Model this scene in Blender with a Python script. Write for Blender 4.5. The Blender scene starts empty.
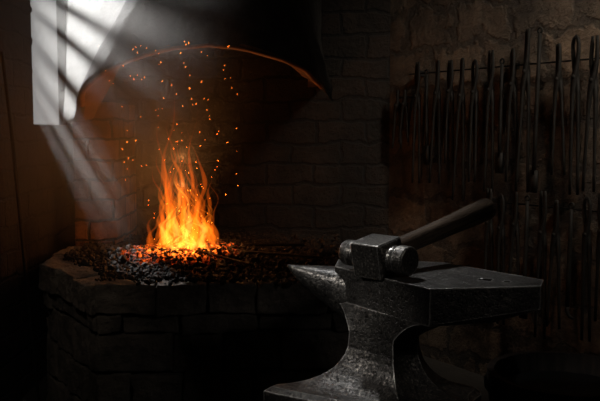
import bpy, bmesh, math, random
from mathutils import Vector, Matrix, noise
R = random.Random(7)
C = bpy.context.scene.collection
bpy.context.scene.view_settings.view_transform='Standard'

# ---------------------------------------------------------------- helpers
def mesh_obj(name, verts, faces, mat=None, parent=None, smooth=False, label=None, category=None, kind=None, group=None):
    me = bpy.data.meshes.new(name)
    me.from_pydata([tuple(v) for v in verts], [], faces)
    me.validate(); me.update()
    bm = bmesh.new(); bm.from_mesh(me)
    bmesh.ops.recalc_face_normals(bm, faces=bm.faces)
    bm.to_mesh(me); bm.free()
    if smooth:
        for p in me.polygons: p.use_smooth = True
    o = bpy.data.objects.new(name, me); C.objects.link(o)
    if mat: me.materials.append(mat)
    if parent: o.parent = parent
    tag(o, label, category, kind, group)
    return o
def tag(o, label=None, category=None, kind=None, group=None):
    if label: o["label"] = label
    if category: o["category"] = category
    if kind: o["kind"] = kind
    if group: o["group"] = group
def empty(name, loc, label, category, rotz=0, group=None):
    o = bpy.data.objects.new(name, None); o.empty_display_size = .1
    o.location = loc; o.rotation_euler[2] = rotz
    C.objects.link(o); tag(o, label, category, None, group); return o
def bevel(o, w, seg=2, angle=35):
    m = o.modifiers.new("bevel", 'BEVEL'); m.width = w; m.segments = seg
    m.limit_method = 'ANGLE'; m.angle_limit = math.radians(angle); return m
class MB:
    def __init__(s): s.v = []; s.f = []
    def box(s, c, sz, ux=Vector((1,0,0)), uy=Vector((0,1,0)), jit=0.0, uz=Vector((0,0,1))):
        b = len(s.v); c = Vector(c)
        for dz in (-.5,.5):
            for dx,dy in ((-.5,-.5),(.5,-.5),(.5,.5),(-.5,.5)):
                s.v.append(c+ux*(dx*sz[0])+uy*(dy*sz[1])+uz*(dz*sz[2])+Vector([R.uniform(-jit,jit) for _ in range(3)]))
        s.f += [tuple(b+i for i in q) for q in ((0,3,2,1),(4,5,6,7),(0,1,5,4),(1,2,6,5),(2,3,7,6),(3,0,4,7))]
    def bb(s, x0,x1,y0,y1,z0,z1): s.box(((x0+x1)/2,(y0+y1)/2,(z0+z1)/2),(x1-x0,y1-y0,z1-z0))
    def prism(s, poly, z0, z1):
        b = len(s.v); n = len(poly)
        for z in (z0,z1):
            for p in poly: s.v.append(Vector((p[0],p[1],z)))
        s.f.append(tuple(b+i for i in reversed(range(n)))); s.f.append(tuple(b+n+i for i in range(n)))
        for i in range(n):
            j=(i+1)%n; s.f.append((b+i,b+j,b+n+j,b+n+i))
    def loft(s, rings, cap=True):
        b=len(s.v); n=len(rings[0])
        for r in rings: s.v += [Vector(p) for p in r]
        for k in range(len(rings)-1):
            for i in range(n):
                j=(i+1)%n
                s.f.append((b+k*n+i,b+k*n+j,b+(k+1)*n+j,b+(k+1)*n+i))
        if cap:
            s.f.append(tuple(b+i for i in reversed(range(n))))
            s.f.append(tuple(b+(len(rings)-1)*n+i for i in range(n)))
    def sweep(s, pts, radii, seg=8, flat=1.0, up=Vector((0,1,0)), power=1.0):
        pts=[Vector(p) for p in pts]; rings=[]
        for i,p in enumerate(pts):
            a=pts[max(i-1,0)]; c=pts[min(i+1,len(pts)-1)]
            t=(c-a).normalized(); u=up.cross(t)
            if u.length<1e-4: u=Vector((1,0,0)).cross(t)
            u.normalize(); w=t.cross(u)
            r=radii[i] if hasattr(radii,'__len__') else radii
            ring=[]
            for k in range(seg):
                an=2*math.pi*(k+.5)/seg
                ca,sa=math.cos(an),math.sin(an)
                ca=math.copysign(abs(ca)**power,ca); sa=math.copysign(abs(sa)**power,sa)
                ring.append(p+u*(ca*r)+w*(sa*r*flat))
            rings.append(ring)
        s.loft(rings)
    def lump(s, c, r, sq=1.0):
        m=bpy_ico; b=len(s.v)
        rot=Matrix.Rotation(R.uniform(0,6.28),3,Vector((R.uniform(-1,1),R.uniform(-1,1),R.uniform(-1,1)+.01)).normalized())
        sc=(R.uniform(.7,1.3),R.uniform(.6,1.1),R.uniform(.5,.95)*sq)
        for v in m[0]:
            q=Vector(v); q=Vector((q.x*sc[0],q.y*sc[1],q.z*sc[2]))*r*R.uniform(.72,1.15)
            s.v.append(Vector(c)+rot@q)
        s.f += [tuple(b+i for i in f) for f in m[1]]
    def obj(s, name, mat, **k): return mesh_obj(name, s.v, s.f, mat, **k)
_b=bmesh.new(); bmesh.ops.create_icosphere(_b,subdivisions=1,radius=1)
bpy_ico=([tuple(v.co) for v in _b.verts],[tuple(v.index for v in f.verts) for f in _b.faces]); _b.free()

# ---------------------------------------------------------------- materials
class NT:
    def __init__(s,name):
        s.m=bpy.data.materials.new(name); s.m.use_nodes=True; s.t=s.m.node_tree; s.t.nodes.clear()
        s.out=s.n('ShaderNodeOutputMaterial')
    def n(s,typ,**k):
        x=s.t.nodes.new(typ)
        for a,b in k.items(): setattr(x,a,b)
        return x
    def l(s,a,b): s.t.links.new(a,b)
    def noise(s,vec,scale,detail=6,rough=.6):
        x=s.n('ShaderNodeTexNoise'); x.inputs['Scale'].default_value=scale; x.inputs['Detail'].default_value=detail; x.inputs['Roughness'].default_value=rough
        if vec: s.l(vec,x.inputs['Vector'])
        return x
    def ramp(s,fac,stops):
        x=s.n('ShaderNodeValToRGB'); e=x.color_ramp.elements
        while len(e)<len(stops): e.new(.5)
        for q,(p,c) in zip(e,stops): q.position=p; q.color=(*c,1) if len(c)==3 else c
        s.l(fac,x.inputs[0]); return x
    def mix(s,fac,a,b,blend='MIX'):
        x=s.n('ShaderNodeMix',data_type='RGBA',blend_type=blend)
        for i,v in ((0,fac),(6,a),(7,b)):
            if hasattr(v,'links'): s.l(v,x.inputs[i])
            elif isinstance(v,tuple): x.inputs[i].default_value=(*v,1)
            else: x.inputs[i].default_value=v
        return x.outputs[2]
    def math(s,op,a,b=0.0):
        x=s.n('ShaderNodeMath',operation=op)
        for i,v in enumerate((a,b)):
            if hasattr(v,'links'): s.l(v,x.inputs[i])
            else: x.inputs[i].default_value=v
        return x.outputs[0]
    def bsdf(s,col,rough=.8,metal=0.0,bump=None,bstr=.5,bdist=.01,spec=None):
        b=s.n('ShaderNodeBsdfPrincipled')
        for nme,v in (('Base Color',col),('Roughness',rough),('Metallic',metal)):
            if hasattr(v,'links'): s.l(v,b.inputs[nme])
            elif isinstance(v,tuple): b.inputs[nme].default_value=(*v,1)
            else: b.inputs[nme].default_value=v
        if spec is not None: b.inputs['Specular IOR Level'].default_value=spec
        if bump is not None:
            u=s.n('ShaderNodeBump'); u.inputs['Strength'].default_value=bstr; u.inputs['Distance'].default_value=bdist
            s.l(bump,u.inputs['Height']); s.l(u.outputs[0],b.inputs['Normal'])
        s.l(b.outputs[0],s.out.inputs['Surface']); return b
    def obj(s): return s.n('ShaderNodeTexCoord').outputs['Object']

def brick_mat(name, c1, c2, mortar, bw=.26, bh=.09, plane='XZ', dist=.03, ms=.009, mortar_h=1.2):
    n=NT(name); o=n.obj(); sep=n.n('ShaderNodeSeparateXYZ'); n.l(o,sep.inputs[0])
    cb=n.n('ShaderNodeCombineXYZ')
    if plane=='XZ': n.l(sep.outputs[0],cb.inputs[0])
    elif plane=='YZ': n.l(sep.outputs[1],cb.inputs[0])
    else:
        n.l(n.math('ADD',sep.outputs[0],sep.outputs[1]),cb.inputs[0])
    n.l(sep.outputs[2],cb.inputs[1])
    nz=n.noise(o,5,4); vm=n.n('ShaderNodeVectorMath',operation='SCALE'); n.l(nz.outputs['Color'],vm.inputs[0]); vm.inputs[3].default_value=dist
    va=n.n('ShaderNodeVectorMath',operation='ADD'); n.l(cb.outputs[0],va.inputs[0]); n.l(vm.outputs[0],va.inputs[1])
    br=n.n('ShaderNodeTexBrick'); n.l(va.outputs[0],br.inputs['Vector'])
    for k,v in (('Scale',1.0),('Mortar Size',ms),('Mortar Smooth',.6),('Brick Width',bw),('Row Height',bh),('Bias',0.0)): br.inputs[k].default_value=v
    br.inputs['Color1'].default_value=(*c1,1); br.inputs['Color2'].default_value=(*c2,1); br.inputs['Mortar'].default_value=(*mortar,1)
    n2=n.noise(o,9,8,.7); r=n.ramp(n2.outputs[0],[(.3,(.3,.3,.3)),(.7,(1.3,1.25,1.2))])
    n4=n.noise(o,1.7,3,.6); r4=n.ramp(n4.outputs[0],[(.35,(.35,.35,.35)),(.65,(1.3,1.3,1.3))])
    col=n.mix(1.0,n.mix(1.0,br.outputs['Color'],r.outputs[0],'MULTIPLY'),r4.outputs[0],'MULTIPLY')
    n3=n.noise(o,40,8,.75)
    h=n.math('ADD',n.math('MULTIPLY',br.outputs['Fac'],-mortar_h),n.math('ADD',n.math('MULTIPLY',n2.outputs[0],3.4),n.math('MULTIPLY',n3.outputs[0],1.0)))
    n.bsdf(col,.9,0,h,1.0,.04); return n.m
def stone_mat(name,a,b,scale=7,bs=.8,bd=.012,rough=.85):
    n=NT(name); o=n.obj(); x=n.noise(o,scale,9,.7); y=n.noise(o,scale*7,8,.75)
    r=n.ramp(x.outputs[0],[(.3,a),(.72,b)])
    n.bsdf(r.outputs[0],rough,0,n.math('ADD',x.outputs[0],n.math('MULTIPLY',y.outputs[0],.5)),bs,bd); return n.m
def metal_mat(name,a,b,rough=(.35,.65),metal=.85,scale=18,bs=.5,bd=.004,pit=0.0,edge=None,spec=None):
    n=NT(name); o=n.obj(); x=n.noise(o,scale,9,.7); y=n.noise(o,scale*8,6,.7)
    r=n.ramp(x.outputs[0],[(.35,a),(.7,b)])
    rr=n.n('ShaderNodeMapRange'); n.l(y.outputs[0],rr.inputs[0]); rr.inputs[1].default_value=.3; rr.inputs[2].default_value=.7; rr.inputs[3].default_value=rough[0]; rr.inputs[4].default_value=rough[1]
    h=n.math('ADD',x.outputs[0],n.math('MULTIPLY',y.outputs[0],.28)); col=r.outputs[0]
    if pit:
        z=n.noise(o,140,2,.5); pr=n.ramp(z.outputs[0],[(.36,(0,0,0)),(.46,(1,1,1))])
        h=n.math('ADD',h,n.math('MULTIPLY',pr.outputs[0],pit))
        col=n.mix(1.0,col,n.ramp(z.outputs[0],[(.35,(.35,.33,.31)),(.48,(1,1,1)),(.58,(1,1,1)),(.66,(3,2.9,2.75))]).outputs[0],'MULTIPLY')
    if edge:  # lighter colour along the edges
        bv=n.n('ShaderNodeBevel'); bv.samples=6; bv.inputs[0].default_value=.008; g=n.n('ShaderNodeNewGeometry')
        d=n.n('ShaderNodeVectorMath',operation='DOT_PRODUCT'); n.l(bv.outputs[0],d.inputs[0]); n.l(g.outputs['Normal'],d.inputs[1])
        e=n.ramp(d.outputs['Value'],[(.90,(1,1,1)),(.985,(0,0,0))]); em=n.math('MULTIPLY',e.outputs[0],n.ramp(x.outputs[0],[(.35,(.3,.3,.3)),(.6,(1,1,1))]).outputs[0])
        col=n.mix(em,col,edge)
    n.bsdf(col,rr.outputs[0],metal,h,bs,bd,spec); return n.m
def wood_mat(name,a,b,stretch=(14,14,1.5),rough=.6):
    n=NT(name); o=n.obj(); mp=n.n('ShaderNodeMapping'); n.l(o,mp.inputs[0]); mp.inputs['Scale'].default_value=stretch
    x=n.noise(mp.outputs[0],2.5,8,.65); r=n.ramp(x.outputs[0],[(.35,a),(.65,b)])
    n.bsdf(r.outputs[0],rough,0,x.outputs[0],.5,.006); return n.m

M_wall  = brick_mat("back_wall_brick",(.038,.025,.017),(.021,.015,.010),(.011,.008,.006),.28,.12,'XZ',.10,.012,1.0)
M_wallr = brick_mat("rough_stone_wall",(.17,.122,.083),(.105,.08,.058),(.07,.054,.04),.38,.2,'XZ',.30,.03,.6)
M_pier  = brick_mat("firelit_pier_brick",(.34,.15,.07),(.14,.066,.034),(.03,.022,.017),.24,.1,'XY+Z',.05)  # brick colour brightened to look lit by the fire
M_stone = stone_mat("hearth_stone",(.035,.03,.025),(.17,.142,.114),7,1.0,.025)
M_cope  = stone_mat("coping_stone",(.055,.045,.036),(.24,.198,.158),9,1.0,.025)
M_mortar= stone_mat("mortar",(.008,.007,.006),(.016,.013,.012))
M_floor = stone_mat("earth_floor",(.008,.007,.006),(.022,.018,.014),4)
M_ceil  = wood_mat("ceiling_board",(.02,.015,.01),(.05,.035,.025),(14,1.5,14))
M_hood  = stone_mat("sooty_plaster",(.012,.011,.010),(.11,.107,.102),4,1.0,.08)
M_hoodin= stone_mat("reddish_brown_plaster",(.045,.022,.012),(.15,.07,.035),6,.8,.015)  # reddish brown, warmer than the outer shell
M_anvil = metal_mat("forged_anvil_iron",(.018,.0165,.015),(.062,.057,.051),(.27,.46),.8,7,.6,.006,.3,(.50,.47,.43))
M_face  = metal_mat("hammered_horn_iron",(.027,.025,.023),(.085,.078,.07),(.27,.42),.8,7,.55,.005,.25,(.50,.47,.43))
M_head  = metal_mat("hammer_steel",(.032,.029,.026),(.10,.092,.082),(.25,.40),.85,10,.45,.003,.3,(.60,.57,.52))
M_tool  = metal_mat("blackened_iron",(.004,.0036,.0032),(.013,.0118,.0105),(.55,.8),.3,30,.4,.002,spec=.25)
M_rail  = metal_mat("firelit_rim_iron",(.10,.045,.022),(.26,.12,.06),(.5,.8),.2,30)  # orange glow of the fire on the hood lip, put into the colour
M_handle= wood_mat("oiled_ash_wood",(.024,.016,.011),(.07,.05,.036),(26,2,26),.27)
M_stump = wood_mat("stump_bark",(.012,.009,.007),(.03,.021,.015),(10,10,2),.9)
M_tub   = wood_mat("tub_oak",(.008,.0055,.004),(.024,.017,.012),(16,16,1.5),.9)

def emis(name,col,s):
    n=NT(name); e=n.n('ShaderNodeEmission'); e.inputs[0].default_value=(*col,1); e.inputs[1].default_value=s; n.l(e.outputs[0],n.out.inputs['Surface']); return n.m
def vol_emis(name,col,s):
    n=NT(name); e=n.n('ShaderNodeEmission'); e.inputs[0].default_value=(*col,1); e.inputs[1].default_value=s; n.l(e.outputs[0],n.out.inputs['Volume']); return n.m

FIRE=Vector((-.525,3.72,.70))
n=NT("coal_and_embers"); g=n.n('ShaderNodeNewGeometry')
vd=n.n('ShaderNodeVectorMath',operation='DISTANCE'); n.l(g.outputs['Position'],vd.inputs[0]); vd.inputs[1].default_value=(FIRE.x,FIRE.y-.04,.70)
mr=n.n('ShaderNodeMapRange'); n.l(vd.outputs['Value'],mr.inputs[0]); mr.inputs[1].default_value=.28; mr.inputs[2].default_value=.07; mr.inputs[3].default_value=0; mr.inputs[4].default_value=1
nz=n.noise(g.outputs['Position'],34,3,.6)
heat=n.math('MULTIPLY',mr.outputs[0],n.ramp(nz.outputs[0],[(.50,(0,0,0)),(.64,(1,1,1))]).outputs[0])
b=n.n('ShaderNodeBsdfPrincipled'); b.inputs['Base Color'].default_value=(.018,.0145,.012,1); b.inputs['Roughness'].default_value=.8; b.inputs['Specular IOR Level'].default_value=.25
n.l(n.ramp(heat,[(0,(.8,.06,.005)),(1,(1,.3,.03))]).outputs[0],b.inputs['Emission Color']); n.l(n.math('MULTIPLY',heat,4),b.inputs['Emission Strength'])
n.l(b.outputs[0],n.out.inputs['Surface']); M_coal=n.m

# ---------------------------------------------------------------- room shell
m=MB(); m.bb(-1.33,.6,4.7,4.82,0,2.9)
m.obj("wall_back",M_wall,kind="structure",label="dark sooty brick wall behind the forge")
WY0,WY1,WZ1=3.99,4.62,2.6
m=MB(); X0,X1=-1.33,-1.27
m.bb(X0,X1,-1.6,WY0,0,2.9); m.bb(X0,X1,WY0,WY1,0,1.235); m.bb(X0,X1,WY0,WY1,WZ1,2.9); m.bb(X0,X1,WY1,4.7,0,2.9)
m.obj("wall_left",brick_mat("left_wall_brick",(.045,.032,.023),(.028,.02,.014),(.015,.012,.01),.3,.12,'YZ',.06),kind="structure",label="dark brick side wall with narrow window")
m=MB(); m.bb(0,7.0,0,.15,0,2.9)
WL=m.obj("wall_right",M_wallr,kind="structure",label="rough dark stone wall with hanging tools")
WO=Vector((.45,4.78,0)); WA=math.atan2(-2.2,1.45); WL.location=WO; WL.rotation_euler[2]=WA
m=MB(); m.bb(-1.33,4.6,-1.75,-1.6,0,2.9); m.obj("wall_near",M_wall,kind="structure",label="dark brick wall")
m=MB(); m.bb(-1.33,4.6,-1.75,4.82,-.1,0); m.obj("floor",M_floor,kind="structure",label="dark packed earth floor")
m=MB(); m.bb(-1.33,4.6,-1.75,4.82,2.9,3.0); m.obj("ceiling",M_ceil,kind="structure",label="dark timber ceiling")
m=MB()
m.bb(-1.32,-1.28,WY0,WY0+.012,1.235,WZ1); m.bb(-1.32,-1.28,WY1-.012,WY1,1.235,WZ1); m.bb(-1.32,-1.28,WY0+.012,WY1-.012,1.235,1.25); m.bb(-1.32,-1.28,WY0+.012,WY1-.012,WZ1-.02,WZ1)
m.obj("window_1",M_tool,kind="structure",label="narrow unglazed window")
# unseen slats added outside the window to break the sunlight into separate shafts
sd=Vector((.60,-.68,-.44)).normalized(); SA=Vector((-1.3,4.20,1.75)); SRC=SA-sd*1.6
m=MB(); z=1.36
CP=Vector((0,0,1.22))
while z<2.9:
    h=R.uniform(.020,.038); P=Vector((-1.55,4.55,z)); a=P-SRC; d=(CP-P)-a*((CP-P).x/a.x); d.normalize()
    m.box(P,(.012,.66,h),Vector((1,0,0)),d,0,d.cross(Vector((1,0,0))).normalized()); z+=h+R.uniform(.05,.105)
m.obj("added_shaft_slats_1",M_stump,kind="structure",label="added slats outside the window that split the sunlight into shafts")

# ---------------------------------------------------------------- forge (hearth)
forge=empty("forge",(0,0,0),"rough stone block blacksmith hearth heaped with coal","forge")
PL=[Vector(p) for p in ((-1.12,4.68,0),(-1.118,3.61,0),(-.766,3.07,0),(.22,3.13,0),(.22,4.68,0))]
cx,cy=-.45,3.9
def inset(p,d):
    v=Vector((cx,cy,0))-p; v.z=0; return p+v.normalized()*d
m=MB(); m.prism([inset(p,.05)[:2] for p in PL],0,.6); m.obj("hearth_core",M_mortar,parent=forge)
def blocks(m,p0,p1,z0,z1,h,lmin,lmax,depth,jit,gap=.008,out=0):
    d=(p1-p0); L=d.length; d.normalize(); nrm=Vector((d.y,-d.x,0)); z=z0; row=0
    while z<z1-.02:
        hh=min(h*R.uniform(.85,1.15),z1-z); 
        if z1-(z+hh)<.05: hh=z1-z
        s=0
        while s<L-.01:
            l=R.uniform(lmin,lmax)
            if row%2 and s==0: l*=.55
            if L-(s+l)<lmin*.5: l=L-s
            c=p0+d*(s+l/2)-nrm*(depth/2-out+R.uniform(-.011,.011)); 
            m.box((c.x,c.y,z+hh/2+R.uniform(-.004,.004)),(l-gap,depth,hh-gap),d,-nrm,jit); s+=l
        z+=hh; row+=1
def rough(o,sub=3,st=.02,sc=.12,bw=.008):
    bevel(o,bw,2)
    s=o.modifiers.new("sub",'SUBSURF'); s.subdivision_type='SIMPLE'; s.levels=sub; s.render_levels=sub
    t=bpy.data.textures.new("stone_clouds",'CLOUDS'); t.noise_scale=sc; t.noise_depth=5
    d=o.modifiers.new("rough",'DISPLACE'); d.texture=t; d.strength=st; d.texture_coords='LOCAL'; d.mid_level=.5
m=MB()
for a,b2 in ((0,1),(1,2),(2,3)): blocks(m,PL[a],PL[b2],0,.53,.14,.16,.30,.14,.008)
o=m.obj("masonry",M_stone,parent=forge,label="rough stone block masonry"); rough(o,4,.024,.06)
m=MB()
for a,b2 in ((0,1),(1,2),(2,3)): blocks(m,PL[a],PL[b2],.53,.65,.12,.18,.28,.16,.007,gap=.006,out=.02)
o=m.obj("coping",M_cope,parent=forge,label="worn chipped stone coping slabs around the hearth"); rough(o,4,.026,.045,.006)
m=MB(); m.prism([inset(p,.12)[:2] for p in PL],.58,.625); m.obj("hearth_bed",M_mortar,parent=forge)

def heap(x,y):
    r2=((x-FIRE.x)/.38)**2+((y-FIRE.y)/.28)**2
    return .642+.042*math.exp(-r2)+.02*noise.noise(Vector((x*5,y*5,1)))
m=MB(); k=0
while k<8200:
    x=R.uniform(-1.05,.2); y=R.uniform(3.06,4.5)
    if x<-.78 and (y-3.14)<( -.7-x)*1.5: continue
    if y<3.16 and R.random()<.3: continue
    if y<3.10 and (R.random()<.6 or x<-.65): continue
    r=R.choice((.004,.005,.006,.007,.008,.010,.013,.018))*R.uniform(.8,1.2)
    m.lump((x,y,heap(x,y)+r*.25+R.uniform(0,.014)),r); k+=1
m.obj("coal_heap",M_coal,kind="stuff",label="heap of black coal with glowing orange embers",category="coal")

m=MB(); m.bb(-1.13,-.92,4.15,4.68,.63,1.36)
o=m.obj("hood_pier",M_pier,label="brick pier carrying the hood, firelight put into its brick colour",category="brick pier"); bevel(o,.01)

# ---------------------------------------------------------------- hood
hood=empty("forge_hood",(0,0,1.3),"large bulging sooty dark forge hood with arched mouth","forge hood")
def hood_ring(v,off=0.0):
    z_top=2.88
    prof=(1-v)**3.0
    xl=-.66-.32*prof+off; xr=-.05+.19*prof-off
    xlb=-1.20-.05*prof+off; xrb=.10+.03*prof-off
    yf=3.74-.26*prof+off
    pts=[]
    ctrl=[(xlb,4.69),(xlb,4.42),(xl,yf+.16),(xl+.05,yf+.05),(xl+.15,yf),(xr-.15,yf),(xr-.05,yf+.05),(xr,yf+.16),(xrb,4.69)]
    counts=[4,16,5,5,30,5,5,12]
    for (a,b2),c in zip(zip(ctrl[:-1],ctrl[1:]),counts):
        for i in range(c): t=i/c; pts.append((a[0]+(b2[0]-a[0])*t,a[1]+(b2[1]-a[1])*t))
    pts.append(ctrl[-1])
    out=[]
    for (x,y) in pts:
        u=(x+.42)/.57
        arch=max(0,1-min(1,abs(u)**2.0))**.62
        front=max(0,min(1,(3.95-y)/.35))
        side=max(0,min(1,(y-3.62)/.35)) if x>-.2 else 0
        zb=1.27+.03*(x+1)+ .285*arch*front+.16*side
        z=zb+(z_top-zb)*v
        nn=.012*noise.noise(Vector((x*5,y*5,z*5)))+.010*noise.noise(Vector((x*14,y*14,z*14)))
        out.append(Vector((x+nn,y-nn if y<4.5 else y,z+nn*.4)))
    return out
V=[0,.02,.04,.07,.10,.14,.18,.23,.29,.36,.44,.54,.66,.82,1]
def shell(off0,off1):
    vs=[];fs=[]
    ro=[hood_ring(v,off0) for v in V]; ri=[hood_ring(v,off1) for v in V]
    nn=len(ro[0])
    for r in ro+ri: vs+=[p-Vector((0,0,1.3)) for p in r]
    L=len(V)
    for k in range(L-1):
        for i in range(nn-1):
            a=k*nn+i; fs.append((a,a+1,a+nn+1,a+nn))
            a=(L+k)*nn+i; fs.append((a,a+nn,a+nn+1,a+1))
    for i in range(nn-1):
        fs.append((i,L*nn+i,L*nn+i+1,i+1)); a=(L-1)*nn+i; c=(2*L-1)*nn+i; fs.append((a,a+1,c+1,c))
    for k in range(L-1):
        for e in (0,nn-1):
            fs.append((k*nn+e,(k+1)*nn+e,(L+k+1)*nn+e,(L+k)*nn+e))
    return vs,fs
vs,fs=shell(0,.035); mesh_obj("hood_shell",vs,fs,M_hood,parent=hood,smooth=True)
vs,fs=shell(.036,.085); mesh_obj("hood_lining",vs,fs,M_hoodin,parent=hood,label="reddish brown inner lining of the hood")
ring=hood_ring(0,.02); m=MB(); m.sweep([p-Vector((0,0,1.3)) for p in ring[20:68]],.015,8,up=Vector((0,0,1)))
m.obj("rim",M_rail,parent=hood,smooth=True,label="iron lip along the arched mouth, fire glow put into its colour")

# ---------------------------------------------------------------- fire
fire=empty("fire",(FIRE.x,FIRE.y,.66),"tall orange and yellow coal fire on the hearth","fire")
def tongues(count,hmin,hmax,rmin,rmax,spread,seed):
    rr=random.Random(seed); m=MB()
    for i in range(count):
        a=rr.uniform(0,6.28); d=spread*math.sqrt(rr.random())
        bx,by=d*math.cos(a),d*math.sin(a)*.7
        h=rr.uniform(hmin,hmax)*(1-.55*(d/spread)); r=rr.uniform(rmin,rmax)
        ph=rr.uniform(0,6.28); ph2=rr.uniform(0,6.28); fr=rr.uniform(4,9); am=rr.uniform(.014,.036); lean=rr.uniform(-.05,.05)-bx*.35
        fa=rr.uniform(-.6,.6); rings=[]; N=40; z0=rr.uniform(-.02,.07)
        for k in range(N+1):
            t=k/N
            px=bx+lean*t+am*math.sin(ph+fr*t)*t*1.5+.012*math.sin(ph2+17*t)*t; py=by*(1-.3*t)+am*.6*math.cos(ph2+fr*.8*t)*t
            rad=r*1.6*((t+.06)**.42)*((1-t)**1.45)*(1+.38*math.sin(ph2+14*t))+.0005
            ring=[]
            for s in range(10):
                an=2*math.pi*s/10; u=math.cos(an)*rad; w=math.sin(an)*rad*.45
                ring.append((px+u*math.cos(fa)-w*math.sin(fa),py+u*math.sin(fa)+w*math.cos(fa),z0+h*t))
            rings.append(ring)
        m.loft(rings)
    return m
for nm,args,mat,lab in (
  ("outer_flame",(60,.22,.98,.008,.030,.18,21),vol_emis("flame_outer",(1,.14,.005),25),"deep orange ragged flame tongues"),
  ("middle_flame",(38,.18,.66,.009,.026,.14,5),vol_emis("flame_middle",(1,.19,.009),33),"bright orange flame tongues"),
  ("inner_flame",(28,.10,.40,.009,.025,.11,8),vol_emis("flame_inner",(1,.35,.042),54),"yellow-white flame core")):
    o=tongues(*args).obj(nm,mat,parent=fire,smooth=True,label=lab)
m=MB()
for i in range(150):
    t=R.random(); z=-.02+t*.88; sp=.14+.22*t
    x=max(-.25,min(.25,R.gauss(0,.6)*sp)); y=R.gauss(-.1,.3)*sp-(.34 if z>.68 else 0)
    r=R.choice((.0005,.0006,.0009)); d=Vector((R.gauss(.1,.5),R.gauss(0,.3),1)).normalized()*R.uniform(.001,.004)
    p=Vector((FIRE.x+x,FIRE.y+y,.7+z)); m.sweep([p-d,p-d*.4,p+d*.4,p+d],[r*.4,r,r,r*.4],5)
m.obj("sparks",emis("spark_glow",(1,.2,.015),9),kind="stuff",label="tiny orange sparks rising from the fire",category="sparks")

for (a,b2,r) in (((-.40,3.70,.690),(.10,3.50,.685),.006),((-.38,3.80,.695),(.02,3.86,.69),.007),((-.44,3.60,.695),(-.20,3.34,.68),.006)):
    m=MB(); a=Vector(a); b2=Vector(b2); mid=a.lerp(b2,.5)
    m.sweep([a-mid,(b2-a)*-.2,(b2-a)*.2,b2-mid],r,8,up=Vector((0,0,1)))
    o=m.obj("iron_bar",M_tool,label="dark iron bar with its end in the coals",category="iron bar",group="iron bars in the coals"); o.location=mid

# ---------------------------------------------------------------- anvil
BZ=.44
anvil=empty("anvil",(.28,2.33,BZ),"heavy dark pitted forged iron anvil on a wooden stump","anvil")
AO=Vector((.28,2.33,BZ))
Pface=[(.103,2.44),(.329,2.085),(.622,2.125),(.655,2.215),(.43,2.52),(.12,2.57)]
Pwst =[(.140,2.34),(.252,2.215),(.325,2.27),(.340,2.34),(.28,2.41),(.172,2.42)]
Pfoot=[(-.13,2.30),(.27,1.99),(.48,2.08),(.52,2.28),(.36,2.48),(.04,2.40)]
Pund =[(.105,2.438),(.327,2.088),(.50,2.13),(.52,2.22),(.40,2.50),(.122,2.56)]
SUB=8
def poly_pts(P,bow=0,rnd=0):
    out=[]
    c=Vector((sum(p[0] for p in P)/6,sum(p[1] for p in P)/6))
    for i in range(6):
        a=Vector(P[i]); b2=Vector(P[(i+1)%6])
        for k in range(SUB):
            t=k/SUB; q=a.lerp(b2,t); q=q+(c-q)*bow*math.sin(math.pi*t)
            out.append(q)
    for _ in range(rnd): out=[(out[i-1]+out[i]*2+out[(i+1)%len(out)])/4 for i in range(len(out))]
    return out
def lerpP(A,B,t): return [a.lerp(b2,t) for a,b2 in zip(A,B)]
F=poly_pts(Pface); U=poly_pts(Pund); Wt=poly_pts(Pwst,.04); Ft=poly_pts(Pfoot,.14,1)
lv=[]
def add(P,z): lv.append([Vector((p.x,p.y,z))-AO for p in P])
add(Ft,BZ); add(Ft,BZ+.05)
for t in (.10,.26,.40,.53,.65,.75,.83,.90,.95,.985,1): add(lerpP(Ft,Wt,t),.502+.136*(1-(1-t**2.4)**(1/2.4)))
for t in (.02,.06,.12,.2,.32,.46,.62,.78,.9,1): add(lerpP(Wt,U,t),.65+.072*(1-(1-t)**2.2))
lv.append([Vector((p.x,p.y,.729+.030*max(0,min(1,(p.x-.36)/.26))))-AO for p in F])
add(F,.79); add(F,.82)
m=MB(); m.loft(lv)
body=m.obj("body",M_anvil,parent=anvil,smooth=False)
bevel(body,.005,3,30)
cut=MB(); cut.box((.50-AO.x,2.22-AO.y,.38),(.034,.034,.06),Vector((.9,-.43,0)),Vector((.43,.9,0)))
cut.loft([[Vector((.55-AO.x+.011*math.cos(q*.524),2.19-AO.y+.011*math.sin(q*.524),z)) for q in range(12)] for z in (.345,.425)])
co=cut.obj("cutter",M_anvil,parent=anvil)
bo=body.modifiers.new("hole",'BOOLEAN'); bo.object=co; bo.operation='DIFFERENCE'; bo.solver='EXACT'
dg=bpy.context.evaluated_depsgraph_get(); nm=bpy.data.meshes.new_from_object(body.evaluated_get(dg)); body.modifiers.clear(); body.data=nm; bpy.data.objects.remove(co)
rings=[]
for k in range(21):
    s=k/20; x=-.038+.20*s; yc=2.515-.045*s
    top=.813-.002*s; bot=.806-.165*(s**.78); hw=.002+.095*(s**.78)
    zc=(top+bot)/2; hz=(top-bot)/2
    ring=[]
    for q in range(28):
        a=2*math.pi*q/28; sa=math.sin(a); ca=math.cos(a); cz=zc+hz*(math.copysign(abs(sa)**.6,sa) if sa>0 else sa)
        ring.append(Vector((x,yc+hw*math.copysign(abs(ca)**.9,ca),cz))-AO)
    rings.append(ring)
m=MB(); m.loft(rings); m.obj("horn",M_face,parent=anvil,smooth=True,label="thick conical horn tapering to a point")

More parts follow.
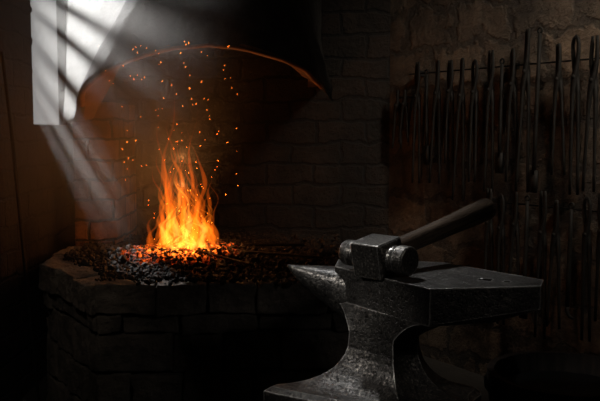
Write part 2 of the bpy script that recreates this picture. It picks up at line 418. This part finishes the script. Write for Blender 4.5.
stump=empty("tree_stump",(.25,2.20,0),"thick dark wooden stump with iron band under the anvil","tree stump")
m=MB(); rings=[]
for z in (0,.06,.2,.32,.40,.43,BZ):
    ring=[]
    for q in range(64):
        a=2*math.pi*q/64; r=.38*(1+.05*math.exp(-z*12))+.012*noise.noise(Vector((math.cos(a)*4,math.sin(a)*4,z)))+.006*math.sin(a*23)
        if z==BZ: r-=.012
        ring.append(Vector((r*math.cos(a),r*math.sin(a)*.75,z)))
    rings.append(ring)
m.loft(rings); m.obj("log",M_stump,parent=stump)
m=MB(); rings=[]
for r,z in ((.395,.30),(.405,.30),(.405,.345),(.395,.345)): rings.append([Vector((r*math.cos(2*math.pi*q/64),r*math.sin(2*math.pi*q/64)*.75,z)) for q in range(64)])
m.loft(rings,cap=False); m.obj("iron_band",M_tool,parent=stump,label="dark iron band")

# ---------------------------------------------------------------- hammer
HS=1.07
H0=Vector((.218,2.30,.82+.0465*HS)); hd=Vector((.68,-.73,0)).normalized(); dd=Vector((.765,.62,.19)).normalized()
up=hd.cross(dd).normalized()
if up.z<0: up=-up
dd2=up.cross(hd).normalized()
if dd2.dot(dd)<0: dd2=-dd2
Mx=Matrix((hd,dd2,up)).transposed().to_4x4(); Mx=Matrix.Translation(H0)@Mx
ham=bpy.data.objects.new("hammer",None); ham.empty_display_size=.1; C.objects.link(ham); ham.matrix_world=Mx
tag(ham,"heavy steel cross hammer with wooden handle resting on anvil","hammer")
def sqring(x,hw,rd,hz=None):
    out=[]; hz=hz or hw; hw*=HS; hz*=HS; x*=HS
    for q in range(32):
        a=2*math.pi*(q+.5)/32; c,s=math.cos(a),math.sin(a)
        out.append(Vector((x,hw*math.copysign(abs(c)**rd,c),hz*math.copysign(abs(s)**rd,s))))
    return out
HP=[(-.114,.031,1),(-.111,.034,1),(-.090,.035,1),(-.086,.033,1),(-.072,.031,1),(-.060,.033,.8),(-.054,.043,.16),(-.049,.0465,.08),(.0,.0465,.08),(.042,.0465,.08),(.047,.043,.16),(.054,.033,.8),(.062,.033,1),(.072,.035,1),(.076,.038,1),(.102,.038,1),(.106,.036,1),(.107,.033,1)]
m=MB(); m.loft([sqring(x,w,p) for x,w,p in HP])
o=m.obj("hammer_head",M_head,parent=ham,smooth=False); bevel(o,.0025,2,40)
m=MB(); m.sweep([(0,y,0) for y in (-.046,-.02,.04,.07,.15,.25,.35,.43,.49,.52,.537,.547,.551)],[.020,.022,.0245,.0255,.0255,.0265,.0285,.031,.0325,.0325,.030,.023,.011],16,flat=1.12,up=Vector((0,0,1)))
m.obj("handle",M_handle,parent=ham,smooth=True,label="worn dark wooden handle with swollen end")

# ---------------------------------------------------------------- hanging tools on right wall
def wall_pt(s,off,z):
    return WO+Vector((math.cos(WA),math.sin(WA),0))*s+Vector((math.sin(WA),-math.cos(WA),0))*off+Vector((0,0,z))
for z,s0,s1 in ((1.52,.3,1.75),(.88,.85,1.75)):
    r=empty("tool_rail",wall_pt((s0+s1)/2,0,z),"horizontal dark iron tool rail on the stone wall","tool rail",WA,"tool rails")
    h=(s1-s0)/2; m=MB(); m.sweep([(-h,-.035,0),(-h*.3,-.035,0),(h*.3,-.035,0),(h,-.035,0)],.004,8,up=Vector((0,0,1))); m.obj("rod",M_tool,parent=r,smooth=True)
    for q in (-.9,0,.9):
        m=MB(); m.bb(h*q-.012,h*q+.012,-.04,.005,-.014,.014); m.obj("bracket",M_tool,parent=r)
def make_tongs(L,jaw,spread):
    res=[]
    for sgn in (-1,1):
        m=MB(); p=L*.22; y=-.006*sgn
        if jaw==0: J=[(.015,.05),(.016,.03),(.018,0),(.019,-.04),(.013,-.08)]
        elif jaw==1: J=[(.009,.035),(.010,.02),(.011,0),(.010,-.04),(.009,-.08)]
        else: J=[(.004,.03),(.015,.018),(.020,-.005),(.019,-.045),(.011,-.09)]
        if p<.1: J=[(a*.7,b2*.5) for a,b2 in J]
        pts=[(sgn*a,y,b2) for a,b2 in J]+[(0,y,-p)]
        for t in (.15,.35,.6,.85,1): pts.append((-sgn*(.009+spread*t),y*(1-t*.6),-p-(L-p)*t))
        rad=[.006,.0075,.008,.0085,.0098,.0145,.0095,.0075,.007,.0068,.0062]
        m.sweep(pts,rad,6,flat=.8,power=.7); res.append(("arm",m))
    m=MB(); m.sweep([(0,-.022,-L*.22),(0,-.018,-L*.22),(0,.018,-L*.22),(0,.022,-L*.22)],[.006,.010,.010,.006],10,up=Vector((0,0,1))); res.append(("rivet",m))
    return res
def make_poker(L,kind):
    m=MB(); pts=[(0,0,.0),(0,0,-L*.3),(0,0,-L*.7),(0,0,-L)]
    m.sweep(pts,[.008,.0085,.009,.009],8,power=.7); res=[("shaft",m)]
    m=MB()
    m.sweep([(.012*math.cos(a),0,.012+.012*math.sin(a)) for a in [(-1.5+i*.75) for i in range(9)]],.005,6); res.append(("ring",m))
    m=MB()
    if kind==0: m.box((0,0,-L-.03),(.042,.012,.10),jit=.001)
    else: m.sweep([(0,0,-L),(0,0,-L-.02),(.014,0,-L-.04),(.034,0,-L-.045)],[.010,.009,.008,.005],8)
    res.append(("blade" if kind==0 else "hook",m)); return res
cache={}
def place(kind,L,s,z,off,tilt,label,cat,name,group,scale=1):
    key=(kind,L)
    if key not in cache:
        parts=make_tongs(L,kind,[.016,.024,.009][kind]) if kind<3 else make_poker(L,kind-3)
        ch=[]
        for nme,mb in parts:
            o=mb.obj(nme,M_tool,smooth=True); ch.append((nme,o.data)); bpy.data.objects.remove(o)
        cache[key]=ch
    e=empty(name,wall_pt(s,off,z),label,cat,WA,group); e.rotation_euler[1]=tilt; e.scale=(scale,)*3
    for nme,d in cache[key]:
        o=bpy.data.objects.new(nme,d); C.objects.link(o); o.parent=e
T=[(1,.30,.235,1.42),(1,.27,.295,1.42),(0,.60,.395,1.53),(3,.40,.465,1.51),(1,.58,.55,1.54),(0,.46,.64,1.52),(1,.66,.725,1.54),(2,.56,.81,1.53),(0,.64,.915,1.55),(3,.44,.985,1.53),(1,.58,1.05,1.56),(1,.70,1.135,1.64),(3,.62,1.205,1.65),(1,.54,1.31,1.56),(2,.64,1.40,1.59),(0,.58,1.495,1.56)]
names={0:("tongs","blackened iron flat-jaw tongs hanging on the rail"),1:("tongs","blackened iron straight narrow tongs hanging on the rail"),2:("tongs","blackened iron bow-jaw tongs hanging on the rail"),3:("fire_slice","long iron fire slice with flat blade hanging from ring"),4:("poker","long hooked iron poker hanging from ring")}
def cat(k): return "tongs" if k<3 else names[k][0].replace("_"," ")
for k,L,s,z in T:
    place(k,L,s,z,.060,R.uniform(-.03,.03),names[k][1] if z>1.5 else "short iron tongs hanging from a nail on stone wall",cat(k),names[k][0],"smithing tools on the upper rail",R.uniform(.97,1.03))
m=MB(); m.sweep([(0,.05,0),(0,0,0),(0,-.03,0)],.005,6,up=Vector((0,0,1))); o=m.obj("nail",M_tool,label="iron nail holding short tongs",category="nail",group="nails in the stone wall"); o.location=wall_pt(.295,.03,1.40); o.rotation_euler[2]=WA
o2=o.copy(); C.objects.link(o2); o2.location=wall_pt(.235,.03,1.40)
for i,s in enumerate((.92,.995,1.085,1.155,1.245,1.32,1.40,1.48,1.555)):
    k=(0,2,1,3,0,1,4,2,0)[i]; place(k,(.50,.60,.54,.46,.62,.54,.42,.60,.50)[i],s,.90+R.uniform(-.02,.02),.060,R.uniform(-.025,.025),names[k][1],cat(k),names[k][0],"smithing tools on the lower rail",R.uniform(.97,1.03))

m=MB(); m.sweep([(-1.12,3.50,0.01),(-1.17,3.52,.6),(-1.22,3.54,1.2),(-1.255,3.55,1.55)],[.006,.008,.008,.007],8)
m.obj("iron_rod",M_tool,label="long dark iron rod leaning on the brick wall",category="iron rod")

tub=empty("slack_tub",(.96,2.92,0),"low round oak quenching tub with iron hoops","tub")
m=MB(); 
def circ(r,z,nq=48): return [Vector((r*math.cos(2*math.pi*q/nq)*(1-.012*(q%3==0)),r*math.sin(2*math.pi*q/nq)*(1-.012*(q%3==0)),z)) for q in range(nq)]
m.loft([circ(.24,0),circ(.27,.17),circ(.285,.36),circ(.26,.36),circ(.245,.17),circ(.22,.03)]); m.obj("staves",M_tub,parent=tub)
for r,z in ((.263,.09),(.284,.29)):
    m=MB(); m.loft([circ(r+.0,z),circ(r+.008,z),circ(r+.012,z+.03),circ(r+.003,z+.03)],cap=False); m.obj("hoop",M_tool,parent=tub)
n=NT("dark_water"); n.bsdf((.006,.006,.006),.5,0,n.noise(n.obj(),12,3).outputs[0],.1,.004)
m=MB(); m.loft([circ(.243,.27),circ(.247,.29)]); m.obj("water",n.m,parent=tub,label="still dark quenching water")

# ---------------------------------------------------------------- smoky air, thickest by the window, thinning away from it
n=NT("smoky_air"); g=n.n('ShaderNodeNewGeometry'); vd=n.n('ShaderNodeVectorMath',operation='DISTANCE'); n.l(g.outputs['Position'],vd.inputs[0]); vd.inputs[1].default_value=(-1.0,3.5,1.55)
mr=n.n('ShaderNodeMapRange',interpolation_type='SMOOTHSTEP'); n.l(vd.outputs['Value'],mr.inputs[0]); mr.inputs[1].default_value=.3; mr.inputs[2].default_value=.95; mr.inputs[3].default_value=.36; mr.inputs[4].default_value=0.0
v=n.n('ShaderNodeVolumeScatter'); n.l(mr.outputs[0],v.inputs['Density']); v.inputs['Anisotropy'].default_value=.3; v.inputs['Color'].default_value=(.95,.94,.92,1)
n.l(v.outputs[0],n.out.inputs['Volume'])
m=MB(); m.bb(-1.265,.0,2.5,4.695,.68,2.6); m.obj("smoky_air",n.m,kind="stuff",label="thin smoky dusty air beside the window",category="smoke")

# ---------------------------------------------------------------- lights
def light(name,typ,loc,energy,color,aim=None,**k):
    d=bpy.data.lights.new(name,typ); d.energy=energy; d.color=color
    for a,b2 in k.items(): setattr(d,a,b2)
    o=bpy.data.objects.new(name,d); o.location=loc; C.objects.link(o)
    if aim is not None: o.rotation_euler=(Vector(aim)-Vector(loc)).to_track_quat('-Z','Y').to_euler()
    return o
for dx,dy,z,e in ((-.06,-.03,.80,2.5),(.06,.02,.86,2.4),(0,0,.98,2.0),(.0,.0,1.1,1.1)):
    light("fire_light",'POINT',(FIRE.x+dx,FIRE.y+dy,z),e,(1,.38,.11),shadow_soft_size=0.0)
light("sun_beam",'SPOT',SRC,1200,(1,.985,.96),aim=SA,spot_size=math.radians(58),spot_blend=.2,shadow_soft_size=.04)
light("added_top_spot",'SPOT',(1.5,2.1,2.8),240,(1,.86,.70),aim=(1.4,3.5,1.88),spot_size=math.radians(64),spot_blend=1,shadow_soft_size=.2)  # added spot that brightens the right wall and its tools
light("added_top_spot",'SPOT',(-.15,3.15,2.75),200,(.94,.97,1),aim=(.34,2.32,.84),spot_size=math.radians(27),spot_blend=1,shadow_soft_size=.1)  # unseen spot put in for highlights on anvil top and hammer
light("added_side_spot",'SPOT',(-1.15,1.7,1.7),85,(1,.97,.93),aim=(.12,2.36,.68),spot_size=math.radians(24),spot_blend=1,shadow_soft_size=.08)  # added to brighten the anvil's left front, no lamp stands there
light("added_side_spot",'SPOT',(-.9,1.0,2.3),20,(1,.88,.74),aim=(-.95,3.3,.50),spot_size=math.radians(20),spot_blend=1,shadow_soft_size=.12)  # added dim spill on the hearth's left front corner
light("added_side_spot",'SPOT',(1.5,.6,2.0),17,(1,.94,.88),aim=(.40,2.2,.78),spot_size=math.radians(22),spot_blend=1,shadow_soft_size=.15)  # faint spot added to lift the anvil's right face
w=bpy.data.worlds.new("world"); bpy.context.scene.world=w; w.use_nodes=True
w.node_tree.nodes['Background'].inputs[0].default_value=(1,.985,.96,1); w.node_tree.nodes['Background'].inputs[1].default_value=.34

# ---------------------------------------------------------------- camera
cd=bpy.data.cameras.new("camera"); cd.lens=50; cd.sensor_width=36; cd.clip_start=.05
cam=bpy.data.objects.new("camera",cd); cam.location=(0,0,1.22); cam.rotation_euler=(math.radians(90-4.8),0,0); C.objects.link(cam)
bpy.context.scene.camera=cam
